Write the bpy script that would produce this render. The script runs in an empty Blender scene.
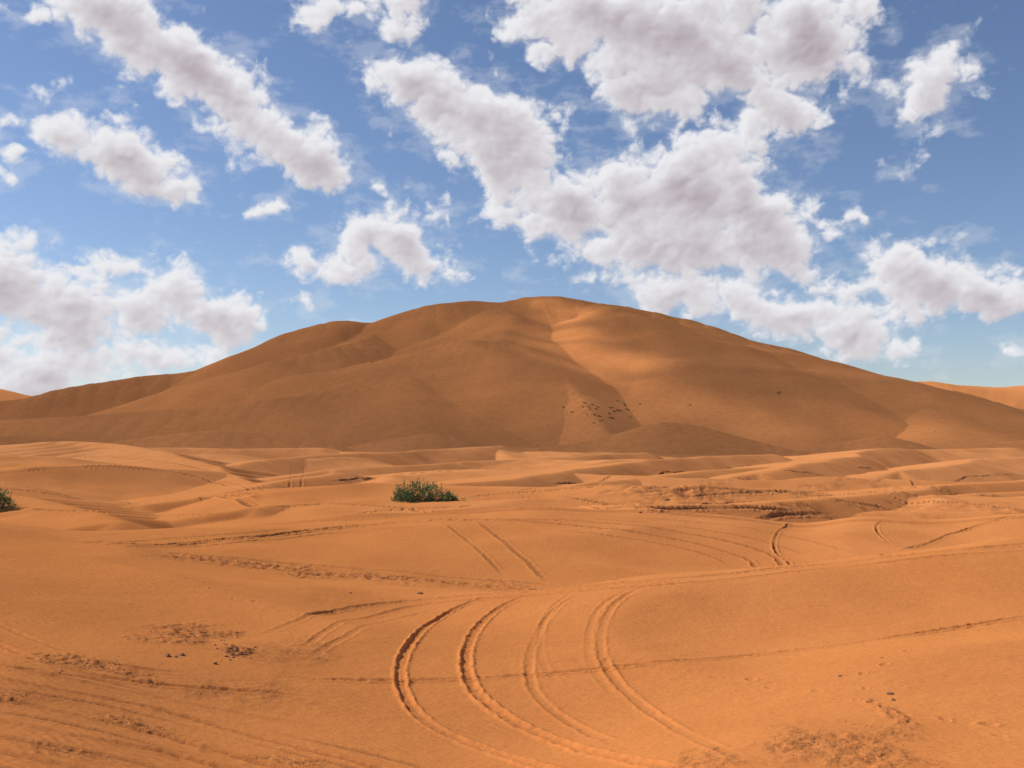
import bpy, bmesh, math, time
import numpy as np
from mathutils import Vector
T0=time.time()
scene=bpy.context.scene
rng=np.random.default_rng(7)
EYE=5.5; F=1000.0; HY=430.0
SUN=np.array([-0.78,0.20,0.66]); SUN/=np.linalg.norm(SUN)

# ------------------------------------------------------------ noise
_perm=rng.permutation(4096)
_g=rng.uniform(0,2*np.pi,4096); _gx=np.cos(_g); _gy=np.sin(_g)
def pn(x,y,seed=0):
    x=x+seed*17.31; y=y-seed*9.77
    xi=np.floor(x).astype(np.int64); yi=np.floor(y).astype(np.int64)
    fx=x-xi; fy=y-yi
    def g(a,b,dx,dy):
        h=_perm[(_perm[a&4095]+b)&4095]
        return _gx[h]*dx+_gy[h]*dy
    u=fx*fx*fx*(fx*(fx*6-15)+10); v=fy*fy*fy*(fy*(fy*6-15)+10)
    a=g(xi,yi,fx,fy); b=g(xi+1,yi,fx-1,fy); c=g(xi,yi+1,fx,fy-1); d=g(xi+1,yi+1,fx-1,fy-1)
    return (a*(1-u)+b*u)*(1-v)+(c*(1-u)+d*u)*v
def fbm(x,y,o=4,seed=0,gain=.5):
    r=0;a=1
    for i in range(o):
        r=r+a*pn(x*2**i,y*2**i,seed+i*3); a*=gain
    return r
def sstep(a,b,x):
    t=np.clip((x-a)/(b-a),0,1); return t*t*(3-2*t)

# ------------------------------------------------------------ loft of dune profiles
PX=np.arange(-600,1625,4.0)
def table(pts,sm=6):
    xs=[p[0] for p in pts]; ys=[p[1] for p in pts]
    v=np.interp(PX,xs,ys)
    k=np.exp(-0.5*(np.arange(-3*sm,3*sm+1)/sm)**2); k/=k.sum()
    vp=np.pad(v,3*sm,mode='edge')
    return np.convolve(vp,k,mode='valid')
def flat(v): return [(0,v)]
def Lz(Y,Z,sm=6): return ('z',table(Y,sm),table(Z,sm))
def Lp(Y,P,sm=6,add=0): return ('p',table(Y,sm),table(P,sm)+add)
layers=[
 Lz(flat(-60),flat(2.6)),
 Lz(flat(-1),flat(3.7)),
 Lz(flat(7),flat(1.9)),
 Lz(flat(14.5),[(0,1.0),(300,.4),(512,.2),(1024,.7)],14),
 Lz([(0,21),(512,22.3),(1024,25)],[(-200,1.4),(0,1.0),(200,.35),(400,.0),(600,-.1),(1024,.55)],12),
 Lp([(0,31),(400,32),(580,31),(1024,36)],[(-200,545),(0,564),(200,583),(420,600),(580,586),(800,564),(1024,543)],7),
 Lz([(0,36),(400,38),(580,37),(1024,43)],[(-200,1.7),(0,1.3),(200,.3),(400,-.4),(580,-.75),(800,-.7),(1024,-.5)],9),
 Lp([(0,42),(150,46),(300,52),(500,55),(1024,56)],[(-200,508),(0,525),(70,536),(150,535),(250,529),(330,521),(400,516),(500,513),(640,512),(740,518),(800,527),(860,516),(940,522),(1024,515)],5),
 Lz([(0,62),(512,68),(1024,69)],[(-100,-1.8),(0,-2.4),(120,-2.9),(220,-2.0),(330,-1.1),(512,-1.4),(700,-1.6),(1024,-2.2)],7),
 Lp(flat(90),[(-150,485),(0,490),(60,502),(130,516),(200,510),(260,496),(330,489),(450,490),(560,495),(640,489),(700,490),(800,497),(900,501),(1024,501)],5,1),
 Lz(flat(114),[(0,-1.5),(120,-3.4),(250,-3.0),(512,-2.9),(700,-3.3),(1024,-4.4)],7),
 Lp([(0,140),(400,155),(1024,150)],[(-100,468),(0,464),(60,462),(110,466),(180,476),(250,484),(300,482),(400,477),(480,476),(560,474),(640,473),(700,474),(760,478),(830,474),(900,478),(1024,482)],4,3),
 Lz(flat(188),[(0,-4.4),(300,-6.4),(600,-6.6),(1024,-7.6)],8),
 Lp(flat(230),[(0,448),(60,446),(120,450),(180,457),(240,454),(300,458),(400,460),(480,463),(560,458),(640,458),(700,462),(760,464),(860,465),(920,470),(1024,468)],4,5),
 Lz(flat(275),[(0,-6),(512,-9),(1024,-10)],8),
 Lp(flat(335),[(0,447),(130,448),(220,452),(300,450),(380,453),(440,449),(490,447),(600,451),(690,459),(740,458),(800,456),(870,449),(920,453),(970,450),(1024,458)],3,4),
 Lz(flat(420),flat(-10)),
 Lz(flat(620),flat(-8)),
 Lz(flat(2500),flat(-6)),
 Lz(flat(14000),flat(0)),
]
LY=np.array([l[1] for l in layers])
LZ=np.array([l[2] if l[0]=='z' else EYE-(l[2]-HY)/F*l[1] for l in layers])
h=np.diff(LY,axis=0); dl=np.diff(LZ,axis=0)/h
M=np.zeros_like(LZ)
for k in range(1,len(layers)-1):
    a,b=dl[k-1],dl[k]
    w1=2*h[k]+h[k-1]; w2=h[k]+2*h[k-1]
    ok=(a*b)>0
    hm=np.zeros_like(a)
    hm[ok]=(w1[ok]+w2[ok])/(w1[ok]/a[ok]+w2[ok]/b[ok])
    M[k]=hm
def loft(X,Y):
    sh=X.shape; X=X.ravel(); Y=Y.ravel()
    px=512+F*X/np.maximum(Y,12.0)
    c=np.clip((px-PX[0])/4.0,0,len(PX)-1.001); ci=c.astype(int); cf=c-ci
    def at(A,k): return A[k,ci]*(1-cf)+A[k,ci+1]*cf
    Z=np.zeros_like(X)
    yk=at(LY,0)
    for k in range(len(layers)-1):
        yn=at(LY,k+1)
        m=(Y>=yk)&(Y<=yn)
        if m.any():
            i=ci[m]; f=cf[m]
            g=lambda A,k:A[k,i]*(1-f)+A[k,i+1]*f
            y0=yk[m]; hh=yn[m]-y0; t=(Y[m]-y0)/hh
            z0,z1,m0,m1=g(LZ,k),g(LZ,k+1),g(M,k),g(M,k+1)
            t2=t*t;t3=t2*t
            Z[m]=(2*t3-3*t2+1)*z0+(t3-2*t2+t)*hh*m0+(-2*t3+3*t2)*z1+(t3-t2)*hh*m1
        yk=yn
    Z[Y<-60]=2.6
    return Z.reshape(sh)

# ------------------------------------------------------------ dune ridges ("tents")
def W3(p): return np.array([(p[0]-512)/F*p[2], p[2], EYE+(HY-p[1])/F*p[2]])
def catmull(P,n=6):
    P=np.asarray(P,float); Q=np.vstack([2*P[0]-P[1],P,2*P[-1]-P[-2]]); out=[]
    for i in range(1,len(Q)-2):
        for t in np.linspace(0,1,n,endpoint=False):
            out.append(.5*((2*Q[i])+(-Q[i-1]+Q[i+1])*t+(2*Q[i-1]-5*Q[i]+4*Q[i+1]-Q[i+2])*t*t+(-Q[i-1]+3*Q[i]-3*Q[i+1]+Q[i+2])*t**3))
    out.append(Q[-2]); return np.array(out)
ridges=[
 ([(-420,425,950),(-200,414,900),(0,403,950),(60,392,970),(120,382,1000),(195,372,1030),(245,354,1060),(300,333,1080),(335,323,1100),(380,324,1120),(405,315,1125),(430,306,1130),(470,303,1150),(500,303,1150),(540,297,1160),(600,304,1150),(680,320,1120),(740,340,1080),(800,355,1050),(850,370,1020),(900,382,1000),(950,391,980),(1024,410,950),(1200,432,900)],.48,.5,10,3),
 ([(150,400,850),(230,390,850),(300,377,855),(370,361,865),(430,349,875),(480,342,880),(518,351,860),(550,369,820),(576,391,765),(592,415,700),(608,440,640)],.38,.66,2.5,5),
 ([(600,305,1130),(640,320,1050),(662,340,960),(674,364,870),(684,392,790),(676,420,720)],.34,.42,12,4),
 ([(-250,430,680),(0,421,700),(120,414,710),(220,406,730),(300,396,750),(370,386,770),(430,372,800)],.32,.44,3,4),
 ([(383,325,1115),(372,336,1040),(335,347,970),(280,360,920),(215,377,890)],.36,.60,4,4),
 ([(500,304,1150),(512,316,1080),(512,328,1000),(498,340,910)],.36,.5,6,4),
 ([(740,341,1075),(760,362,980),(756,388,870),(735,412,770)],.30,.34,24,4),
 ([(860,373,1015),(900,396,880),(925,418,770),(935,436,690)],.30,.32,22,4),
 ([(540,448,560),(590,441,570),(630,431,580),(665,422,585),(700,426,580),(750,440,560),(800,452,540)],.30,.52,2,3),
 ([(110,443,560),(160,436,570),(210,431,575),(260,435,570),(330,445,560)],.28,.45,2,3),
 ([(340,447,600),(390,438,600),(430,434,600),(480,442,600),(520,448,590)],.28,.45,2,3),
 ([(800,450,560),(850,441,570),(885,437,570),(930,450,550),(960,456,540)],.28,.45,2,3),
 ([(930,450,620),(980,444,640),(1060,440,640),(1200,444,600)],.26,.36,3,3),
 ([(-300,440,600),(-60,438,620),(30,436,640),(100,441,640)],.26,.36,3,3),
 ([(820,388,2600),(905,379,2500),(960,385,2450),(1024,386,2450),(1150,376,2500),(1400,372,2600),(1700,392,2600)],.3,.3,20,3),
 ([(-900,392,2600),(-400,378,2600),(-60,384,2500),(0,390,2500),(40,402,2450),(160,415,2450)],.3,.3,20,3),
]
near_ridges=[
 ([(-200,452,250),(-60,446,235),(0,446,230),(60,442,225),(120,446,212),(175,457,190),(225,473,160),(262,492,122)],.12,.46,.8),
 ([(400,492,92),(450,487,104),(505,482,118),(560,473,140),(620,465,165),(690,459,200),(770,455,250)],.10,.46,.7),
 ([(620,508,62),(690,507,66),(760,505,70),(830,499,80),(900,491,96),(980,485,116),(1100,478,145)],.10,.46,.6),
 ([(760,474,150),(810,465,180),(850,456,225),(880,449,270),(930,450,310),(1010,448,335)],.12,.46,.9),
 ([(240,466,190),(300,457,225),(360,454,250),(420,451,290),(500,446,330)],.12,.46,.9),
 ([(900,472,180),(960,464,200),(1010,458,220),(1080,455,240),(1200,452,250)],.12,.46,.9),
 ([(470,463,215),(530,459,235),(580,456,255),(640,453,290)],.12,.46,.9),
 ([(100,449,300),(170,448,310),(240,449,320),(320,448,330)],.12,.42,1.0),
 ([(-120,495,80),(-30,493,82),(30,499,80),(80,511,74),(110,524,66)],.12,.42,.6),
 ([(150,505,88),(210,497,98),(250,489,112),(300,480,130),(350,474,150)],.12,.42,.7),
 ([(600,482,128),(660,476,142),(720,470,160),(780,467,178)],.12,.42,.8),
 ([(340,470,165),(400,466,180),(450,463,200)],.12,.42,.8),
 ([(250,508,78),(300,502,84),(350,496,92),(390,490,104)],.11,.42,.6),
 ([(880,500,88),(940,496,96),(1000,494,104),(1080,491,112)],.11,.42,.6),
]
RW=[(catmull([W3(p) for p in pts],n),sa,sb,w,0) for pts,sa,sb,w,n in ridges]
RN=[(catmull([W3(p) for p in pts],3),sa,sb,w,1) for pts,sa,sb,w in near_ridges]
def tents(X,Y,Z,R):
    for P,sa,sb,w,mode in R:
        best=np.full(X.shape,-1e9)
        for a,b in zip(P[:-1],P[1:]):
            d=b-a; L2=d[0]**2+d[1]**2
            t=np.clip(((X-a[0])*d[0]+(Y-a[1])*d[1])/L2,0,1)
            cx=X-(a[0]+t*d[0]); cy=Y-(a[1]+t*d[1])
            dist=np.sqrt(cx*cx+cy*cy)
            if mode==0: s=sb+(sa-sb)*sstep(.4,-.4,cy/np.maximum(dist,1e-3))
            else: s=sb+(sa-sb)*sstep(.35,-.35,(cx*.8-cy*.6)/np.maximum(dist,1e-3))
            v=a[2]+t*d[2]-s*(np.sqrt(dist*dist+w*w)-w)
            np.maximum(best,v,out=best)
        k=min(w*.8+.3,6)
        Z=.5*(Z+best+np.sqrt((Z-best)**2+k*k))-k*.5*np.exp(-np.abs(Z-best)/k)
    return Z
def dune_noise(X,Y,L,seed):
    wx=X+L*.35*pn(X/L/1.3,Y/L/1.3,seed+1); wy=Y+L*.35*pn(X/L/1.3,Y/L/1.3,seed+2)
    n=pn(wx/L,wy/(L*.8),seed)
    r=1-np.sqrt((n*2.2)**2+.004)
    return np.clip(r,-1,1)**2*np.sign(r)-.35
def H0(X,Y,far=True):
    Z=loft(X,Y)
    nf=sstep(8,15,Y)*sstep(400,200,Y)
    Z=Z+nf*.28*fbm(X/9,Y/9,2,1)+nf*sstep(60,40,Y)*.36*dune_noise(X,Y,15,61)
    Z=Z+sstep(52,75,Y)*sstep(140,95,Y)*.9*dune_noise(X,Y,26,71)
    Z=Z+sstep(95,140,Y)*sstep(400,330,Y)*2.3*dune_noise(X,Y*.9,42,75)
    m=(Y>55)&(Y<420)
    if m.any():
        xm,ym=X[m],Y[m]; k=ym/160
        wx=xm+3*k*fbm(xm/30,ym/30,2,23); wy=ym+4*k*fbm(xm/30,ym/30,2,33)
        Z=Z.copy(); Z[m]=tents(wx,wy,Z[m],RN)
    m=Y>380
    if far and m.any():
        xm,ym=X[m],Y[m]
        wx=xm+9*fbm(xm/130,ym/130,3,21); wy=ym+12*fbm(xm/130,ym/130,3,31)
        zm=tents(wx,wy,Z[m]+sstep(450,700,ym)*5*fbm(xm/150,ym/110,2,8),RW)
        hi=sstep(5,60,zm)
        zm=zm+hi*(4.0*fbm(xm/130,ym/100,3,11)+2.6*dune_noise(xm,ym,150,83))+sstep(-5,10,zm)*.35*fbm(xm/22,ym/22,2,12)
        Z=Z.copy(); Z[m]=zm
    return Z
def hits(P,y0=9.0,y1=375.0,n=650,far=False):
    P=np.asarray(P,float)
    Ys=np.exp(np.linspace(math.log(y0),math.log(y1),n)); Yg=np.repeat(Ys[None],len(P),0)
    Xg=(P[:,:1]-512)/F*Yg
    D=H0(Xg,Yg,far)-(EYE-(P[:,1:2]-HY)/F*Yg)
    out=[]
    for i in range(len(P)):
        w=np.where(D[i]>=0)[0]
        if len(w)==0 or w[0]==0: out.append(None); continue
        j=w[0]; t=-D[i,j-1]/(D[i,j]-D[i,j-1]); y=Ys[j-1]+(Ys[j]-Ys[j-1])*t
        out.append(np.array([(P[i,0]-512)/F*y,y]))
    return out
def hit(px,py,y0=9.0,y1=375.0,far=False): return hits([(px,py)],y0,y1,1000,far)[0]
def world_line(pts,n=5):
    out=[]
    for q in hits(catmull(pts,n)):
        if q is None: continue
        if out and np.hypot(*(q-out[-1]))>max(10,out[-1][1]*.35): continue
        out.append(q)
    P=np.array(out)
    if len(P)>4:
        for _ in range(3): P[1:-1]=.25*P[:-2]+.5*P[1:-1]+.25*P[2:]
    return P

# ------------------------------------------------------------ grid
def seg(a,b,r):
    n=int(math.log(b/a)/r); return np.exp(np.linspace(math.log(a),math.log(b),n,endpoint=False))
rows=np.concatenate([np.linspace(-60,8,60,endpoint=False),seg(8,13,.006),seg(13,60,.0023),seg(60,500,.0035),seg(500,1300,.0034),seg(1300,14000,.03),[14000]])
ud=np.linspace(-.56,.56,1200)
us=np.cumsum(np.geomspace(.002,.03,110))
cols=np.concatenate([-.56-us[::-1],ud,.56+us])
Wd=np.sqrt(rows**2+6.0**2)
X=cols[None,:]*Wd[:,None]; Y=np.repeat(rows[:,None],len(cols),1)
nr,nc=X.shape
Z=np.zeros_like(X)
for r in range(0,nr,60): Z[r:r+60]=H0(X[r:r+60],Y[r:r+60])
tb=time.time()-T0
DZ=np.zeros(X.shape); TONE=np.zeros(X.shape)
def sl(x0,x1,y0,y1):
    r0=np.searchsorted(rows,y0); r1=np.searchsorted(rows,y1)
    if r1<=r0: return None
    w0,w1=Wd[r0],Wd[max(r0,r1-1)]
    c0=np.searchsorted(cols,min(x0/w0,x0/w1)); c1=np.searchsorted(cols,max(x1/w0,x1/w1))
    if c1<=c0: return None
    return slice(max(r0-1,0),r1+1),slice(max(c0-1,0),c1+1)
def field(P,pad):
    D=np.full(X.shape,1e9,np.float32); S=np.zeros(X.shape,np.float32); s0=0
    for a,b in zip(P[:-1],P[1:]):
        d=b-a; L=np.hypot(*d)
        if L<1e-4: continue
        q=sl(min(a[0],b[0])-pad,max(a[0],b[0])+pad,min(a[1],b[1])-pad,max(a[1],b[1])+pad)
        if q is not None:
            x=X[q];y=Y[q]
            t=np.clip(((x-a[0])*d[0]+(y-a[1])*d[1])/(L*L),0,1)
            dd=np.hypot(x-a[0]-t*d[0],y-a[1]-t*d[1])
            m=dd<D[q]
            D[q]=np.where(m,dd,D[q]); S[q]=np.where(m,s0+t*L,S[q])
        s0+=L
    idx=np.nonzero(D<pad)
    return idx,D[idx].astype(float),S[idx].astype(float),s0
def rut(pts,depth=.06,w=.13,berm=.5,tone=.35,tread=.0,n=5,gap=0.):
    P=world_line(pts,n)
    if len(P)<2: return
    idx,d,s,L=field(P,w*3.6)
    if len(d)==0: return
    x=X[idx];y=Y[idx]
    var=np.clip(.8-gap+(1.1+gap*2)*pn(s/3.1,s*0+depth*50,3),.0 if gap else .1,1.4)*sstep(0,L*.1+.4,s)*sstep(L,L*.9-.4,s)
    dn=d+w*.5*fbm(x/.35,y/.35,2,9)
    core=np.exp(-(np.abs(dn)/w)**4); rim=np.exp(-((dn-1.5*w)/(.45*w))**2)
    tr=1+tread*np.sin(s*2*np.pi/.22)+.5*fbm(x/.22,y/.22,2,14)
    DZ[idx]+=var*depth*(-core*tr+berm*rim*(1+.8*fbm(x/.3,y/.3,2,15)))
    TONE[idx]=np.maximum(TONE[idx],tone*core*np.clip(var,0,1))  # rut floor coloured darker, painting in the shade of the track
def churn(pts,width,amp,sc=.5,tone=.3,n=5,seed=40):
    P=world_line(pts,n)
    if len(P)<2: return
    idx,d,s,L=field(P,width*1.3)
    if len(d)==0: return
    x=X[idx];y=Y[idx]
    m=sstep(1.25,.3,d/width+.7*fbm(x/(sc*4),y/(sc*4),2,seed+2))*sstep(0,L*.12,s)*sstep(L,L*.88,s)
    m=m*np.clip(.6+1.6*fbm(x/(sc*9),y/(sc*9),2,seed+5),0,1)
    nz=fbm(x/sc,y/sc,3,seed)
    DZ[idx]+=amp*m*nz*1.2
    TONE[idx]=np.maximum(TONE[idx],tone*m*np.clip(.45-nz*1.8,0,1))  # low spots coloured darker, shade painted into the churned sand
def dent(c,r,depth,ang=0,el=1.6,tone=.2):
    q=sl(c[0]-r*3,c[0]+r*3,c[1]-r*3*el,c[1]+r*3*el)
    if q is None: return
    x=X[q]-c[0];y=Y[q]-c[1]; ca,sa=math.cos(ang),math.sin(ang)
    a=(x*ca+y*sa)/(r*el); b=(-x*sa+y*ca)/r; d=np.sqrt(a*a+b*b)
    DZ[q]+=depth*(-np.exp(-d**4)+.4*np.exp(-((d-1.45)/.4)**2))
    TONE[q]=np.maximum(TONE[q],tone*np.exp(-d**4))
def steps(pts,stride=.62,r=.07,depth=.032,side=.13,n=4):
    P=world_line(pts,n)
    if len(P)<2: return
    cs=np.concatenate([[0],np.cumsum(np.hypot(*np.diff(P,axis=0).T))])
    k=0
    for s in np.arange(.1,cs[-1],stride):
        s+=rng.uniform(-.15,.15)
        x=np.interp(s,cs,P[:,0]);y=np.interp(s,cs,P[:,1])
        x2=np.interp(s+.2,cs,P[:,0]);y2=np.interp(s+.2,cs,P[:,1]); t=np.array([x2-x,y2-y]); t/=np.hypot(*t)+1e-6
        k=1-k; o=side*(1 if k else -1)+rng.uniform(-.05,.05)
        dent((x-t[1]*o,y+t[0]*o),r*rng.uniform(.7,1.15),depth*rng.uniform(.2,1.2),math.atan2(t[1],t[0]))
def patch(px,py,rx,ry,amp,tone,sc=.35,seed=60):
    c,a,b=hits([(px,py),(px,py-ry),(px,py+ry)])
    if c is None or a is None or b is None: return
    wx=rx*c[1]/F; wy=max(abs(a[1]-c[1]),abs(c[1]-b[1]))
    q=sl(c[0]-wx*2,c[0]+wx*2,c[1]-wy*2,c[1]+wy*2)
    if q is None: return
    x=X[q];y=Y[q]
    d=np.hypot((x-c[0])/wx,(y-c[1])/wy)+.8*fbm(x/(sc*4),y/(sc*4),4,seed)
    m=sstep(1.15,.35,d)
    nz=fbm(x/sc,y/sc,4,seed+3,.6)
    DZ[q]+=amp*m*(.5+1.3*nz)
    TONE[q]=np.maximum(TONE[q],tone*m*np.clip(.65+.9*nz,0,1.2))

# long curved tyre tracks
rut([(500,593),(450,610),(415,638),(400,668),(407,700),(430,725),(480,748),(545,768),(620,790)],.035,.095,.9,.2)
rut([(535,592),(492,612),(468,645),(468,678),(488,705),(530,730),(590,752),(670,768),(720,780)],.038,.105,.9,.2)
rut([(602,588),(560,604),(537,635),(528,668),(540,700),(580,728),(640,752)],.02,.095,.8,.1)
rut([(650,583),(615,603),(601,632),(604,664),(635,700),(690,735),(760,768)],.023,.095,.8,.12)
rut([(575,590),(548,612),(540,640),(545,668),(565,690)],.014,.08,.6,.05)
rut([(480,598),(436,618),(408,645),(396,670),(402,702)],.015,.07,.6,.05)
rut([(636,586),(600,606),(588,636),(592,668),(620,704)],.012,.08,.6,.05)
rut([(255,638),(300,620),(350,607),(420,600),(490,594),(560,589),(700,577),(860,560),(1060,542)],.045,.11,.7,.45)
rut([(300,652),(330,628),(390,611),(440,602),(520,596)],.025,.1,.6,.2)
rut([(310,660),(330,645),(380,622),(450,607)],.02,.1,.6,.15)
rut([(420,603),(560,593),(700,583),(860,564),(1060,549)],.03,.1,.6,.3)
churn([(360,601),(470,596),(600,588),(700,580)],.4,.03,.22,.3)
# wind-cut edge crossing the foreground
rut([(260,676),(330,680),(400,681),(500,677),(600,669),(720,658),(820,648),(930,632),(1060,612)],.03,.08,1.3,.25,0)
steps([(330,681),(500,677),(700,661)],.8,.06,.03,.08)
# track band, lower left
for o,dp,w in [(-14,.02,.07),(0,.045,.08),(9,.025,.07),(20,.05,.09),(31,.025,.07),(42,.05,.09),(57,.025,.08),(70,.045,.09),(88,.03,.08)]:
    j=rng.uniform(-5,5,5)
    rut([(-60,670+o+j[0]),(60,690+o+j[1]),(150,711+o+j[2]),(260,740+o+j[3]),(380,768+o+j[4]),(480,800+o)],dp,w,.7,.75,0,5,.2)
churn([(-60,690),(60,706),(170,732),(300,764),(400,792)],.4,.045,.14,1)
churn([(-60,730),(60,750),(160,775),(300,806)],.3,.025,.12,.6,seed=90)
rut([(-60,600),(0,625),(60,650),(130,668),(200,674)],.03,.09,.7,.2)
rut([(-60,620),(0,645),(60,668),(150,684),(260,692),(340,700)],.03,.09,.7,.15)
rut([(-60,650),(0,665),(80,682),(200,706),(330,730)],.025,.09,.7,.2)
# mid slope
rut([(50,540),(100,543),(150,545),(230,540),(300,532),(370,525),(430,521),(520,520),(600,521)],.10,.15,.7,1,0)
rut([(110,548),(200,546),(260,541),(340,532),(440,525)],.06,.12,.7,.9,0)
rut([(90,543),(160,539),(240,534),(300,527)],.05,.11,.7,.7,0)
churn([(120,550),(200,559),(300,569),(400,579),(500,586),(580,588)],.9,.10,.3,1)
churn([(260,572),(340,578),(430,586),(520,588)],.6,.08,.25,.9,seed=70)
rut([(130,550),(200,555),(300,564),(420,574),(540,583),(640,584)],.05,.13,.7,.7,gap=.12)
rut([(140,554),(230,562),(330,573),(440,584)],.04,.1,.7,.6,gap=.12)
rut([(446,524),(466,539),(485,556),(505,577)],.035,.1,.6,.6,.5,gap=.2)
rut([(477,521),(500,538),(522,557),(548,582)],.045,.12,.6,.8,.5,gap=.1)
rut([(480,519),(560,524),(640,533),(700,544),(745,558),(775,569)],.05,.12,.7,.8,0)
rut([(540,519),(620,524),(700,535),(760,550),(800,567)],.04,.12,.7,.7,0)
rut([(580,518),(680,526),(760,540),(810,556)],.03,.1,.7,.5,0)
rut([(560,530),(640,540),(700,552),(735,567)],.03,.1,.7,.5,0)
rut([(640,518),(720,524),(790,536),(850,552)],.03,.1,.7,.5,0)
rut([(815,520),(790,524),(777,534),(774,548),(784,559),(808,565)],.06,.08,.8,.9,0)
rut([(884,519),(876,526),(880,535),(892,545)],.05,.08,.7,.6,0)
for o in (0,9,19,30):
    rut([(880+o,556-o*.2),(920+o,544-o*.3),(970+o,530-o*.4),(1050,518-o*.2)],.035,.09,.7,.5,0)
# farther ruts
churn([(560,500),(640,493),(720,489),(800,488),(880,493),(960,505),(1050,515)],5.5,.24,1.1,1)
churn([(680,484),(760,479),(840,482),(920,490),(1040,500)],4.5,.24,1.1,1,seed=77)
churn([(600,508),(700,503),(800,506),(900,512)],2.0,.16,.8,1,seed=79)
for l in ([(465,497),(520,492),(600,486),(700,480),(800,477)],[(470,500),(530,497),(610,503),(640,508)],[(640,500),(760,492),(900,498),(1040,512)],
          [(620,494),(740,486),(860,488),(960,498)],[(540,484),(620,478),(690,468)],[(520,490),(600,480),(690,472)],
          [(660,506),(780,499),(880,506),(960,516)],[(700,478),(800,472),(900,480),(1010,494)],[(560,506),(660,512),(760,516),(840,513)],
          [(850,486),(920,480),(1040,474)],[(720,466),(800,462),(880,468)],[(330,482),(400,474),(470,470),(540,468)],[(480,506),(420,508),(350,514)],
          [(230,512),(300,504),(380,506),(460,512)],[(500,510),(600,504),(720,507),(820,514)],[(20,508),(80,512),(160,516),(230,514)]):
    rut(l,.10,.22,.8,1,0)
for o in (0,5,10,16):
    rut([(-40,478+o),(40,469+o),(100,466+o),(160,470+o),(210,479+o),(265,492+o)],.12,.24,.8,1,0)
rut([(290,460),(292,474),(288,490)],.06,.18,.8,.35,0,5,.1)
rut([(303,460),(304,474),(299,490)],.06,.18,.8,.35,0,5,.1)
rut([(190,470),(230,482),(280,489)],.08,.2,.8,.6,0)
rut([(60,456),(130,458),(190,466),(250,480)],.10,.22,.8,.8,0)
# footprints
steps([(585,650),(640,664),(720,676),(800,690),(870,705),(960,726),(1040,740)],.8)
steps([(900,650),(850,690),(905,720)],.9)
steps([(180,575),(220,590),(260,606)],.7)
steps([(930,720),(980,722),(1040,728)],.8)
# crusted ground patches
patch(188,635,50,9,.05,.55,.3,60); patch(92,666,70,9,.03,.5,.25,63); patch(236,652,20,6,.06,.7,.2,66)
patch(300,648,62,14,.01,.35,.5,69); patch(250,690,120,22,.01,.32,.6,70)
patch(830,745,95,22,.02,.5,.3,72); patch(888,712,15,20,.03,.45,.25,75); patch(700,760,60,12,.02,.35,.3,78)
for r in range(0,nr,200):
    q=slice(r,r+200)
    if Y[q].min()>120: break
    DZ[q]+=.012*fbm(X[q]/.9,Y[q]/.6,3,90)*sstep(2,10,Y[q])*sstep(130,80,Y[q])
Z+=DZ
tt=time.time()-T0

def mesh_grid(name,X,Y,Z,mat,attrs={},keep=None):
    nr,nc=X.shape
    co=np.stack([X,Y,Z],-1).reshape(-1,3).astype(np.float32)
    i=np.arange(nr*nc).reshape(nr,nc)
    f=np.stack([i[:-1,:-1],i[:-1,1:],i[1:,1:],i[1:,:-1]],-1).reshape(-1,4).astype(np.int32)
    if keep is not None:
        kf=keep.ravel()[f].any(1); f=f[kf]
        used=np.zeros(len(co),bool); used[f.ravel()]=True
        remap=np.cumsum(used)-1; f=remap[f].astype(np.int32); co=co[used]; attrs={k:v.ravel()[used] for k,v in attrs.items()}
    me=bpy.data.meshes.new(name)
    me.vertices.add(len(co)); me.vertices.foreach_set('co',co.ravel())
    me.loops.add(f.size); me.loops.foreach_set('vertex_index',f.ravel())
    me.polygons.add(len(f)); me.polygons.foreach_set('loop_start',np.arange(0,f.size,4,dtype=np.int32))
    me.polygons.foreach_set('loop_total',np.full(len(f),4,np.int32))
    me.polygons.foreach_set('use_smooth',np.ones(len(f),bool))
    me.update(calc_edges=True)
    for k,v in attrs.items():
        a=me.attributes.new(k,'FLOAT','POINT'); a.data.foreach_set('value',v.ravel().astype(np.float32))
    ob=bpy.data.objects.new(name,me); scene.collection.objects.link(ob); me.materials.append(mat)
    return ob

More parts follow.
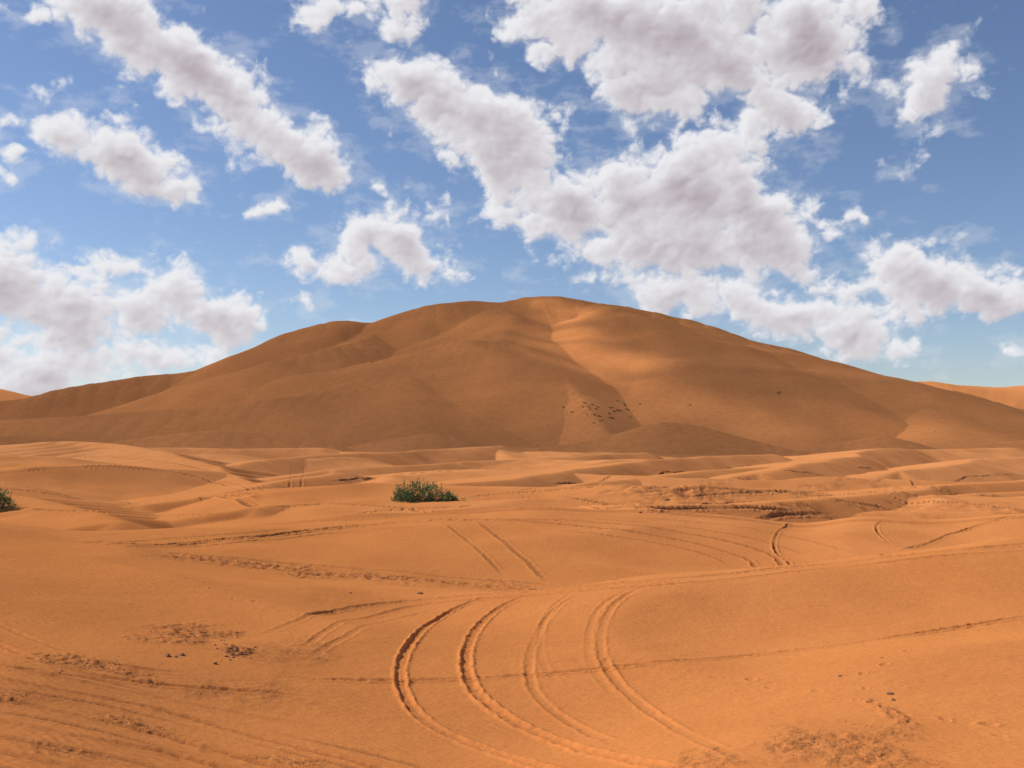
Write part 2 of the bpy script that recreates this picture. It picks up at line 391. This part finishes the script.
# ------------------------------------------------------------ node helper
class NT:
    def __init__(s,nt): s.nt=nt; s.n=nt.nodes; s.l=nt.links
    def new(s,t,**k):
        n=s.n.new(t)
        for a,b in k.items(): setattr(n,a,b)
        return n
    def put(s,sock,v):
        if v is None: return
        if isinstance(v,bpy.types.NodeSocket): s.l.new(v,sock)
        else: sock.default_value=v
    def math(s,op,a,b=None,c=None,clamp=False):
        n=s.new('ShaderNodeMath',operation=op,use_clamp=clamp)
        s.put(n.inputs[0],a); s.put(n.inputs[1],b)
        if c is not None: s.put(n.inputs[2],c)
        return n.outputs[0]
    def vm(s,op,a,b=None):
        n=s.new('ShaderNodeVectorMath',operation=op); s.put(n.inputs[0],a)
        if b is not None: s.put(n.inputs[3] if op=='SCALE' else n.inputs[1],b)
        return n.outputs['Value'] if op in('LENGTH','DOT_PRODUCT') else n.outputs[0]
    def noise(s,v,scale,detail=4,rough=.5,dist=0,out='Fac',lac=2.0):
        n=s.new('ShaderNodeTexNoise'); s.put(n.inputs['Vector'],v)
        n.inputs['Scale'].default_value=scale;n.inputs['Detail'].default_value=detail
        n.inputs['Roughness'].default_value=rough;n.inputs['Distortion'].default_value=dist;n.inputs['Lacunarity'].default_value=lac
        return n.outputs[out]
    def mr(s,v,a,b,c=0.,d=1.,smooth=True):
        n=s.new('ShaderNodeMapRange'); n.interpolation_type='SMOOTHSTEP' if smooth else 'LINEAR'
        s.put(n.inputs[0],v)
        for i,x in zip((1,2,3,4),(a,b,c,d)): s.put(n.inputs[i],x)
        return n.outputs[0]
    def mix(s,f,a,b,bt='MIX'):
        n=s.new('ShaderNodeMix',data_type='RGBA',blend_type=bt)
        s.put(n.inputs[0],f); s.put(n.inputs[6],a); s.put(n.inputs[7],b); return n.outputs[2]
    def mapping(s,v,loc=(0,0,0),rot=(0,0,0),sc=(1,1,1),vt='POINT'):
        n=s.new('ShaderNodeMapping',vector_type=vt); s.put(n.inputs[0],v)
        n.inputs[1].default_value=loc;n.inputs[2].default_value=rot;n.inputs[3].default_value=sc
        return n.outputs[0]
def newmat(name):
    m=bpy.data.materials.new(name); m.use_nodes=True; m.node_tree.nodes.clear(); return m,NT(m.node_tree)

# ------------------------------------------------------------ sand
sand,t=newmat('desert_sand')
geo=t.new('ShaderNodeNewGeometry').outputs['Position']
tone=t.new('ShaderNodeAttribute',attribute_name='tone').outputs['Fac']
sx=t.new('ShaderNodeSeparateXYZ'); t.put(sx.inputs[0],geo)
big=t.noise(geo,.012,2,.55); med=t.noise(geo,.25,4,.62); fine=t.noise(geo,11,3,.75)
c=t.mix(t.mr(big,.35,.65),(.64,.228,.064,1),(.70,.270,.088,1))
c=t.mix(t.math('MULTIPLY',t.mr(sx.outputs[1],50,220),.5),c,(.74,.325,.125,1))
c=t.mix(t.math('MULTIPLY',t.mr(sx.outputs[1],400,600),.55),c,(.70,.262,.084,1))
c=t.mix(t.math('MULTIPLY',t.mr(med,.35,.7),.45),c,(.55,.190,.052,1))
c=t.mix(t.math('MULTIPLY',t.mr(fine,.42,.75),.36),c,(.35,.125,.042,1))
c=t.mix(t.math('MULTIPLY',tone,.75,clamp=True),c,(.20,.080,.036,1))  # dark crust colour, and the painted shade of the tracks
warp=t.vm('ADD',geo,t.vm('SCALE',t.noise(geo,.5,1,.5,out='Color'),1.1))
wv=t.new('ShaderNodeTexWave',wave_type='BANDS',bands_direction='Y',wave_profile='SIN')
t.put(wv.inputs['Vector'],t.mapping(warp,rot=(0,0,.5))); wv.inputs['Scale'].default_value=1.7; wv.inputs['Distortion'].default_value=1.8
wv.inputs['Detail'].default_value=1; wv.inputs['Detail Scale'].default_value=1.4
ripm=t.math('MULTIPLY',t.mr(med,.42,.60),t.math('SUBTRACT',1.,tone,clamp=True))
hgt=t.math('MULTIPLY',t.math('MULTIPLY',wv.outputs['Fac'],.011),ripm)
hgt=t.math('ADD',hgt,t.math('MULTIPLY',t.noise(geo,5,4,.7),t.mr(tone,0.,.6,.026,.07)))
bp=t.new('ShaderNodeBump'); bp.inputs['Strength'].default_value=.85; bp.inputs['Distance'].default_value=1.0
t.put(bp.inputs['Height'],hgt)
bs=t.new('ShaderNodeBsdfDiffuse'); t.put(bs.inputs['Color'],c); bs.inputs['Roughness'].default_value=.3
t.put(bs.inputs['Normal'],bp.outputs[0])
t.put(t.new('ShaderNodeOutputMaterial').inputs[0],bs.outputs[0])
ground=mesh_grid('sand_dunes_terrain',X,Y,Z,sand,{'tone':np.clip(TONE,0,1)})
tm=time.time()-T0

# ------------------------------------------------------------ shrubs
def tri_obj(name,verts,faces,mats,midx=None):
    me=bpy.data.meshes.new(name); me.from_pydata(verts,[],faces); me.update()
    for m in mats: me.materials.append(m)
    if midx is not None: me.polygons.foreach_set('material_index',midx)
    ob=bpy.data.objects.new(name,me); scene.collection.objects.link(ob); return ob
def leafmat(name,a,b):
    leaf,t=newmat(name)
    oi=t.new('ShaderNodeNewGeometry')
    lc=t.mix(oi.outputs['Random Per Island'],a,b)
    d=t.new('ShaderNodeBsdfPrincipled'); t.put(d.inputs['Base Color'],lc); d.inputs['Roughness'].default_value=.6
    tl=t.new('ShaderNodeBsdfTranslucent'); t.put(tl.inputs[0],lc)
    ms=t.new('ShaderNodeMixShader'); ms.inputs[0].default_value=.3; t.put(ms.inputs[1],d.outputs[0]); t.put(ms.inputs[2],tl.outputs[0])
    t.put(t.new('ShaderNodeOutputMaterial').inputs[0],ms.outputs[0]); return leaf
leaf=leafmat('shrub_leaves',(.030,.10,.03,1),(.11,.22,.08,1))
dry=leafmat('scrub_leaves',(.05,.055,.025,1),(.10,.10,.045,1))
twig,t=newmat('twig_bark')
d=t.new('ShaderNodeBsdfPrincipled'); t.put(d.inputs['Base Color'],t.mix(t.noise(t.new('ShaderNodeNewGeometry').outputs['Position'],12,3),(.12,.08,.05,1),(.22,.15,.1,1))); d.inputs['Roughness'].default_value=.9
t.put(t.new('ShaderNodeOutputMaterial').inputs[0],d.outputs[0])
def shrub(name,lobes,nleaf,seed,ls=.13):
    r=np.random.default_rng(seed); V=[];Fc=[];MI=[]
    def tube(a,b,ra,rb):
        a=np.array(a);b=np.array(b); d=(b-a); d/=np.linalg.norm(d)+1e-9
        u=np.cross(d,[.3,.9,.1]); u/=np.linalg.norm(u); v=np.cross(d,u); i=len(V)
        for p,rr in((a,ra),(b,rb)):
            for k in range(4):
                an=k*math.pi/2; V.append(tuple(p+rr*(math.cos(an)*u+math.sin(an)*v)))
        for k in range(4): Fc.append((i+k,i+(k+1)%4,i+4+(k+1)%4,i+4+k)); MI.append(1)
    tot=sum(l[3]*l[4] for l in lobes)
    for (cx,cy,cz,rx,rz) in lobes:
        for k in range(22):
            th=r.uniform(0,2*math.pi); ph=math.acos(r.uniform(.05,1))
            e=np.array([cx+rx*.9*math.sin(ph)*math.cos(th),cy+rx*.8*math.sin(ph)*math.sin(th),rz*.95*math.cos(ph)+cz])
            b=np.array([cx*.8+r.uniform(-.1,.1),cy*.8+r.uniform(-.1,.1),-.15]); m=(b+e)/2+r.normal(0,.06,3)+np.array([0,0,.08])
            tube(b,m,.022,.014); tube(m,e,.014,.005)
        n=int(nleaf*rx*rz/tot)
        for k in range(n//14):
            th=r.uniform(0,2*math.pi); ph=math.acos(r.uniform(-.15,1)); rad=r.uniform(.5,1.2)
            c=np.array([rx*rad*math.sin(ph)*math.cos(th),rx*.85*rad*math.sin(ph)*math.sin(th),rz*rad*math.cos(ph)])
            dirn=c/np.linalg.norm(c)+np.array([0,0,.7]); dirn/=np.linalg.norm(dirn)
            c=c+np.array([cx,cy,cz])
            if c[2]<-.1: continue
            for j in range(14):
                p=c+dirn*r.uniform(-.14,.24)+r.normal(0,.05,3)
                ld=dirn*.9+r.normal(0,.5,3); ld/=np.linalg.norm(ld)
                sd=np.cross(ld,r.normal(0,1,3)); sd/=np.linalg.norm(sd)
                L=ls*r.uniform(.6,1.4); w=L*.2; i=len(V)
                V.extend([tuple(p),tuple(p+ld*L*.5+sd*w),tuple(p+ld*L),tuple(p+ld*L*.5-sd*w)]); Fc.append((i,i+1,i+2,i+3)); MI.append(0)
    return tri_obj(name,V,Fc,[leaf,twig],MI)
def gz(x,y): return float(H0(np.array([x]),np.array([y]))[0])
p=hit(424,501); k=p[1]; print('shrub',p)
L=[(-.018*k,0,.1,.011*k,.0150*k),(-.004*k,.2,.15,.012*k,.0165*k),(.011*k,-.1,.1,.011*k,.0140*k),(.024*k,0,.0,.009*k,.009*k),(.033*k,.1,-.05,.006*k,.0045*k),(-.025*k,.3,0,.006*k,.010*k)]
s1=shrub('shrub',L,7500,3); s1.location=(p[0],p[1],gz(*p)-.08)
p=hit(-4,509); k=p[1]; print('shrub',p)
s2=shrub('shrub',[(-.006*k,0,.1,.013*k,.021*k),(.006*k,.1,.0,.011*k,.018*k),(-.022*k,0,0,.014*k,.018*k)],5200,5); s2.location=(p[0],p[1],gz(*p)-.08)

# scrub tufts on the big dune: one object
V=[];Fc=[]
r=np.random.default_rng(11)
spots=[(r.normal(602,20),r.normal(412,6)) for _ in range(26)]+[(583,407),(590,409),(625,406),(628,410),(610,418),(780,392),(778,393),(640,404),(372,362),(690,405),(935,432),(600,421),(594,423)]
for (a,b),q in zip(spots,hits(spots,380,1400,700,True)):
    if q is None: continue
    z0=gz(*q); R=r.uniform(.4,1.5)
    for j in range(60):
        th=r.uniform(0,6.28); rr=R*math.sqrt(r.uniform(0,1)); hh=R*.8*(1-rr/R*.6)*r.uniform(.4,1)
        c=np.array([q[0]+rr*math.cos(th),q[1]+rr*math.sin(th),z0-.2+hh*r.uniform(.2,1)]); i=len(V)
        for m in range(3): V.append(tuple(c+r.normal(0,.26,3)))
        Fc.append((i,i+1,i+2))
tri_obj('desert_scrub',V,Fc,[dry])

# small stones and clods: one object
stone,t=newmat('dark_stone')
d=t.new('ShaderNodeBsdfPrincipled'); t.put(d.inputs['Base Color'],t.mix(t.noise(t.new('ShaderNodeNewGeometry').outputs['Position'],25,4),(.14,.065,.035,1),(.34,.16,.07,1))); d.inputs['Roughness'].default_value=.9
t.put(t.new('ShaderNodeOutputMaterial').inputs[0],d.outputs[0])
bm=bmesh.new()
sp=[(168,656,.05),(176,657,.04),(182,655,.045),(215,664,.04),(245,655,.05),(226,653,.05),(232,655,.04),(205,632,.03),(420,594,.08),(350,593,.045),(890,694,.05),(893,700,.04),(660,495,.2),(667,500,.16),(640,512,.1),(840,676,.03)]
for _ in range(60): sp.append((r.normal(190,28),r.normal(636,5),r.uniform(.008,.028)))
for _ in range(50): sp.append((r.normal(235,11),r.normal(653,4),r.uniform(.01,.035)))
for _ in range(60): sp.append((r.normal(840,35),r.normal(742,9),r.uniform(.006,.016)))
for _ in range(40): sp.append((r.normal(95,30),r.normal(666,4),r.uniform(.008,.022)))
for (a,b,s),q in zip(sp,hits([(a,b) for a,b,s in sp])):
    if q is None: continue
    g=bmesh.ops.create_icosphere(bm,subdivisions=2,radius=s)
    sc=np.array([r.uniform(.8,1.5),r.uniform(.8,1.3),r.uniform(.5,.9)]); ph=r.uniform(0,9,3)
    zz=gz(*q)+s*.2
    for v in g['verts']:
        c=np.array(v.co)*sc; n=c/s
        c*=1+.22*math.sin(n[0]*3+ph[0])*math.sin(n[1]*4+ph[1])+.15*math.sin(n[2]*5+ph[2])
        v.co=Vector((q[0]+c[0],q[1]+c[1],zz+c[2]))
me=bpy.data.meshes.new('stones'); bm.to_mesh(me); bm.free(); me.materials.append(stone)
scene.collection.objects.link(bpy.data.objects.new('stones',me))
to=time.time()-T0

# ------------------------------------------------------------ overhead cloud sheet, out of frame, added to shade the great dune
ALT=1200.
cx,cy=np.meshgrid(np.linspace(-1700,1500,260),np.linspace(300,2100,170))
Q0=cx; Q1=cy
mask=sstep(425,520,Q1+60*fbm(Q0/260,Q1/260,3,41))*sstep(1560,1380,Q1)*sstep(-1600,-1300,Q0)*sstep(1350,1150,Q0)
HL=[(548,308,34,1.1),(556,322,36,1.1),(570,336,38,1.2),(588,350,40,1.2),(612,356,40,1.2),(634,362,38,1.0),(604,374,36,.8),(650,385,36,.5),(530,318,24,.5),
    (700,408,50,.35),(770,422,70,.45),(620,412,45,.35),(940,432,90,.5),(440,322,40,.25),(300,425,70,.2),(450,410,50,.2),(462,352,34,.3),(400,330,30,.2)]
hl=np.zeros_like(Q0)  # openings shaped to let sunlit patches fall on the dune
for (a,b,rr,am),q in zip(HL,hits([(a,b) for a,b,_,_ in HL],380,1400,900,True)):
    if q is None: continue
    z0=gz(*q); qq=q-SUN[:2]*(z0/SUN[2])
    hl=np.maximum(hl,am*np.exp(-(((Q0-qq[0])**2+(Q1-qq[1])**2)/rr**2)))
dens=mask*(.92+.35*fbm(Q0/220,Q1/220,3,44))*(1-sstep(.05,.95,hl))
CX=cx+SUN[0]/SUN[2]*ALT; CY=cy+SUN[1]/SUN[2]*ALT; CZ=ALT+25*fbm(cx/180,cy/180,4,50)
cm,t=newmat('shade_cloud_vapour')
den=t.new('ShaderNodeAttribute',attribute_name='cover').outputs['Fac']
a=t.math('MULTIPLY',den,.66)
tr=t.new('ShaderNodeBsdfTransparent'); df=t.new('ShaderNodeBsdfDiffuse'); df.inputs[0].default_value=(.85,.85,.85,1)
tl=t.new('ShaderNodeBsdfTranslucent'); tl.inputs[0].default_value=(.85,.85,.85,1)
m1=t.new('ShaderNodeMixShader'); m1.inputs[0].default_value=.5; t.put(m1.inputs[1],df.outputs[0]); t.put(m1.inputs[2],tl.outputs[0])
m2=t.new('ShaderNodeMixShader'); t.put(m2.inputs[0],a); t.put(m2.inputs[1],tr.outputs[0]); t.put(m2.inputs[2],m1.outputs[0])
t.put(t.new('ShaderNodeOutputMaterial').inputs[0],m2.outputs[0])
mesh_grid('shade_cloud',CX,CY,CZ,cm,{'cover':np.clip(dens,0,1)})

# ------------------------------------------------------------ distant cumulus bank: a glowing curved sheet 15 km out, sun and shade painted in
CL=[(120,15,80,38,15),(185,62,95,42,25),(250,115,85,36,30),(305,160,60,32,20),(345,12,50,20,0),(400,20,26,16,0),
(72,128,42,26,5),(122,155,62,34,25),(168,180,36,24,10),(2,165,34,22,25),(10,8,24,10,0),(-5,125,20,12,0),(260,210,16,8,0),(380,190,12,10,0),
(385,238,58,30,-10),(345,268,52,20,5),(430,262,32,16,0),
(5,285,65,45,0),(75,310,80,45,0),(150,300,68,36,0),(215,322,50,26,0),(30,365,100,34,0),(160,352,90,20,0),(115,260,36,16,0),
(307,308,19,12,10),(356,318,16,5,0),
(405,82,48,30,20),(450,112,68,46,35),(512,152,72,50,35),(560,200,64,44,20),(640,200,88,52,-5),(705,185,80,56,10),(745,235,90,48,5),(665,248,104,40,0),
(690,290,115,24,8),(780,312,105,27,10),(855,340,72,26,15),(900,365,36,10,10),
(600,20,104,42,10),(700,40,120,60,0),(800,42,80,58,0),(650,92,74,34,-10),(785,108,48,30,10),
(935,84,50,40,-20),(910,120,20,14,0),(905,170,18,9,30),(856,214,7,14,-15),(822,222,12,12,0),
(920,280,88,37,0),(985,292,58,27,0),(868,292,36,20,0),(1022,352,18,9,0)]
for _ in range(26):
    CL.append((rng.choice([-1,1])*rng.uniform(640,1000)+512,rng.uniform(-120,360),rng.uniform(30,110),rng.uniform(20,50),rng.uniform(-10,30)))
for _ in range(16): CL.append((rng.uniform(-200,1250),rng.uniform(-200,-70),rng.uniform(40,110),rng.uniform(20,45),rng.uniform(-10,30)))
az=np.concatenate([np.linspace(-.80,-.52,160,endpoint=False),np.linspace(-.52,.52,1350),np.linspace(.52,.80,161)[1:]])
el=np.concatenate([np.linspace(-.015,.41,560),np.linspace(.41,.55,100)[1:]])
A,E=np.meshgrid(az,el)
U=A*1000; Vv=E*1000
wx=U+24*fbm(U/70,Vv/70,4,101,.55); wy=Vv+20*fbm(U/70,Vv/70,4,131,.55)
base=np.full(A.shape,-2.0)
for (px,py,rx,ry,an) in CL:
    a=math.atan2(px-512,F)*1000; rr=math.hypot(px-512,F); e=math.atan2(HY-py,rr)*1000
    sx_=rx*F*F/(rr*rr)*1.12; sy=ry*F/rr*1.12; th=-math.radians(an)
    R=1.6*max(sx_,sy)+60
    c0,c1=np.searchsorted(az*1000,[a-R,a+R]); r0,r1=np.searchsorted(el*1000,[e-R,e+R])
    if c1<=c0 or r1<=r0: continue
    q=(slice(r0,r1),slice(c0,c1))
    dx=wx[q]-a; dy=wy[q]-e
    xx=(dx*math.cos(th)+dy*math.sin(th))/sx_; yy=(-dx*math.sin(th)+dy*math.cos(th))/sy
    v=(1-np.sqrt(xx*xx+yy*yy))*min(1.,(sy/40)**.6)
    b=base[q]; k=.14
    base[q]=np.where(np.abs(b-v)<k,np.maximum(b,v)+(k-np.abs(b-v))**2/(4*k),np.maximum(b,v))
def billow(x,y,o,seed,g=.5):
    r=0;a=1
    for i in range(o): r=r+a*(np.abs(pn(x*2.07**i,y*2.07**i,seed+5*i))*2-.45); a*=g
    return r
w2x=U+6*fbm(U/22,Vv/22,3,151); w2y=Vv+6*fbm(U/22,Vv/22,3,161)
bl=billow(w2x/42,w2y/34,6,171,.56)
fb=fbm(U/55,Vv/45,7,191,.58)
dd=base+.0+.36*bl+.46*fb
dens2=np.clip(dd,0,None)
def shift(Aa,dr,dc): return np.roll(Aa,(-dr,dc),(0,1))
tau=np.zeros_like(dens2)
for s,wt in ((4,1),(9,1),(16,.9),(26,.8),(38,.7)):
    tau+=wt*shift(dens2,int(s*.85),int(s*.5))
gx=np.gradient(dd,axis=1); gy=np.gradient(dd,axis=0)
def blur(a,n):
    k=np.exp(-.5*(np.arange(-2*n,2*n+1)/n)**2); k/=k.sum()
    a=np.apply_along_axis(lambda m:np.convolve(m,k,'same'),0,a); return np.apply_along_axis(lambda m:np.convolve(m,k,'same'),1,a)
gl=blur(-(gy)*.8+(gx)*.45,2)
soft=blur(dens2,12)
dark=1-np.exp(-.42*tau)
dark=.55*sstep(.15,.98,dark)+.45*sstep(.3,1.15,soft)-.22*np.clip(gl*14,-1,1)-.07*np.clip(bl,-.5,1)  # sunlit edges and self-shadow worked out as a colour mask
dark=np.clip(dark,0,1)
alpha=sstep(-.05,.38,dd)
wisp=sstep(.1,.9,base+.60+.9*fbm(U/38,Vv/20,6,211,.62)-.25)*.20*sstep(-1.2,-.2,base)
alpha=np.clip(alpha+wisp*(1-alpha),0,1)
alpha*=sstep(.80,.74,np.abs(A))*sstep(.55,.50,E)*sstep(-.015,0,E)
RR=15000.
SX=RR*np.sin(A)*np.cos(E); SY=RR*np.cos(A)*np.cos(E); SZ=RR*np.sin(E)
vm_,t=newmat('cumulus_glow')
al=t.new('ShaderNodeAttribute',attribute_name='cover').outputs['Fac']; dk=t.new('ShaderNodeAttribute',attribute_name='self_shade').outputs['Fac']
col=t.mix(dk,(.84,.84,.87,1),(.42,.355,.39,1))  # lit white to shaded grey, painted as emission
em=t.new('ShaderNodeEmission'); t.put(em.inputs[0],col); em.inputs[1].default_value=1.
tr=t.new('ShaderNodeBsdfTransparent'); m2=t.new('ShaderNodeMixShader'); t.put(m2.inputs[0],al); t.put(m2.inputs[1],tr.outputs[0]); t.put(m2.inputs[2],em.outputs[0])
t.put(t.new('ShaderNodeOutputMaterial').inputs[0],m2.outputs[0])
vm_.cycles.emission_sampling='NONE'
mesh_grid('cumulus_clouds',SX,SY,SZ,vm_,{'cover':alpha,'self_shade':dark},keep=alpha>.004)

# ------------------------------------------------------------ world
w=bpy.data.worlds.new('World'); scene.world=w; w.use_nodes=True; w.node_tree.nodes.clear()
W=NT(w.node_tree)
sky=W.new('ShaderNodeTexSky',sky_type='NISHITA'); sky.sun_disc=False
sky.sun_elevation=math.asin(SUN[2]); sky.sun_rotation=math.atan2(SUN[0],SUN[1])
sky.altitude=700; sky.air_density=1.0; sky.dust_density=.4; sky.ozone_density=3.0
b1=W.new('ShaderNodeBackground'); W.put(b1.inputs[0],W.mix(1.,sky.outputs[0],(1.0,.97,1.03,1),'MULTIPLY')); b1.inputs[1].default_value=.105
W.put(W.new('ShaderNodeOutputWorld').inputs[0],b1.outputs[0])

sl_=bpy.data.lights.new('sun','SUN'); sl_.energy=4.9; sl_.angle=math.radians(.53); sl_.color=(1,.95,.87)
so=bpy.data.objects.new('sun',sl_); scene.collection.objects.link(so)
so.rotation_euler=Vector(SUN).to_track_quat('Z','Y').to_euler(); so.location=(-50,20,80)
cd=bpy.data.cameras.new('camera'); co=bpy.data.objects.new('camera',cd); scene.collection.objects.link(co)
co.location=(0,0,EYE); co.rotation_euler=(math.pi/2,0,0); cd.sensor_width=36; cd.lens=36*F/1024; cd.shift_y=(HY-384)/1024
cd.clip_start=.1; cd.clip_end=40000
scene.camera=co
scene.view_settings.view_transform='Standard'; scene.view_settings.look='None'; scene.view_settings.exposure=0
print('TIMES base %.1f tracks %.1f mesh %.1f objs %.1f end %.1f'%(tb,tt,tm,to,time.time()-T0))
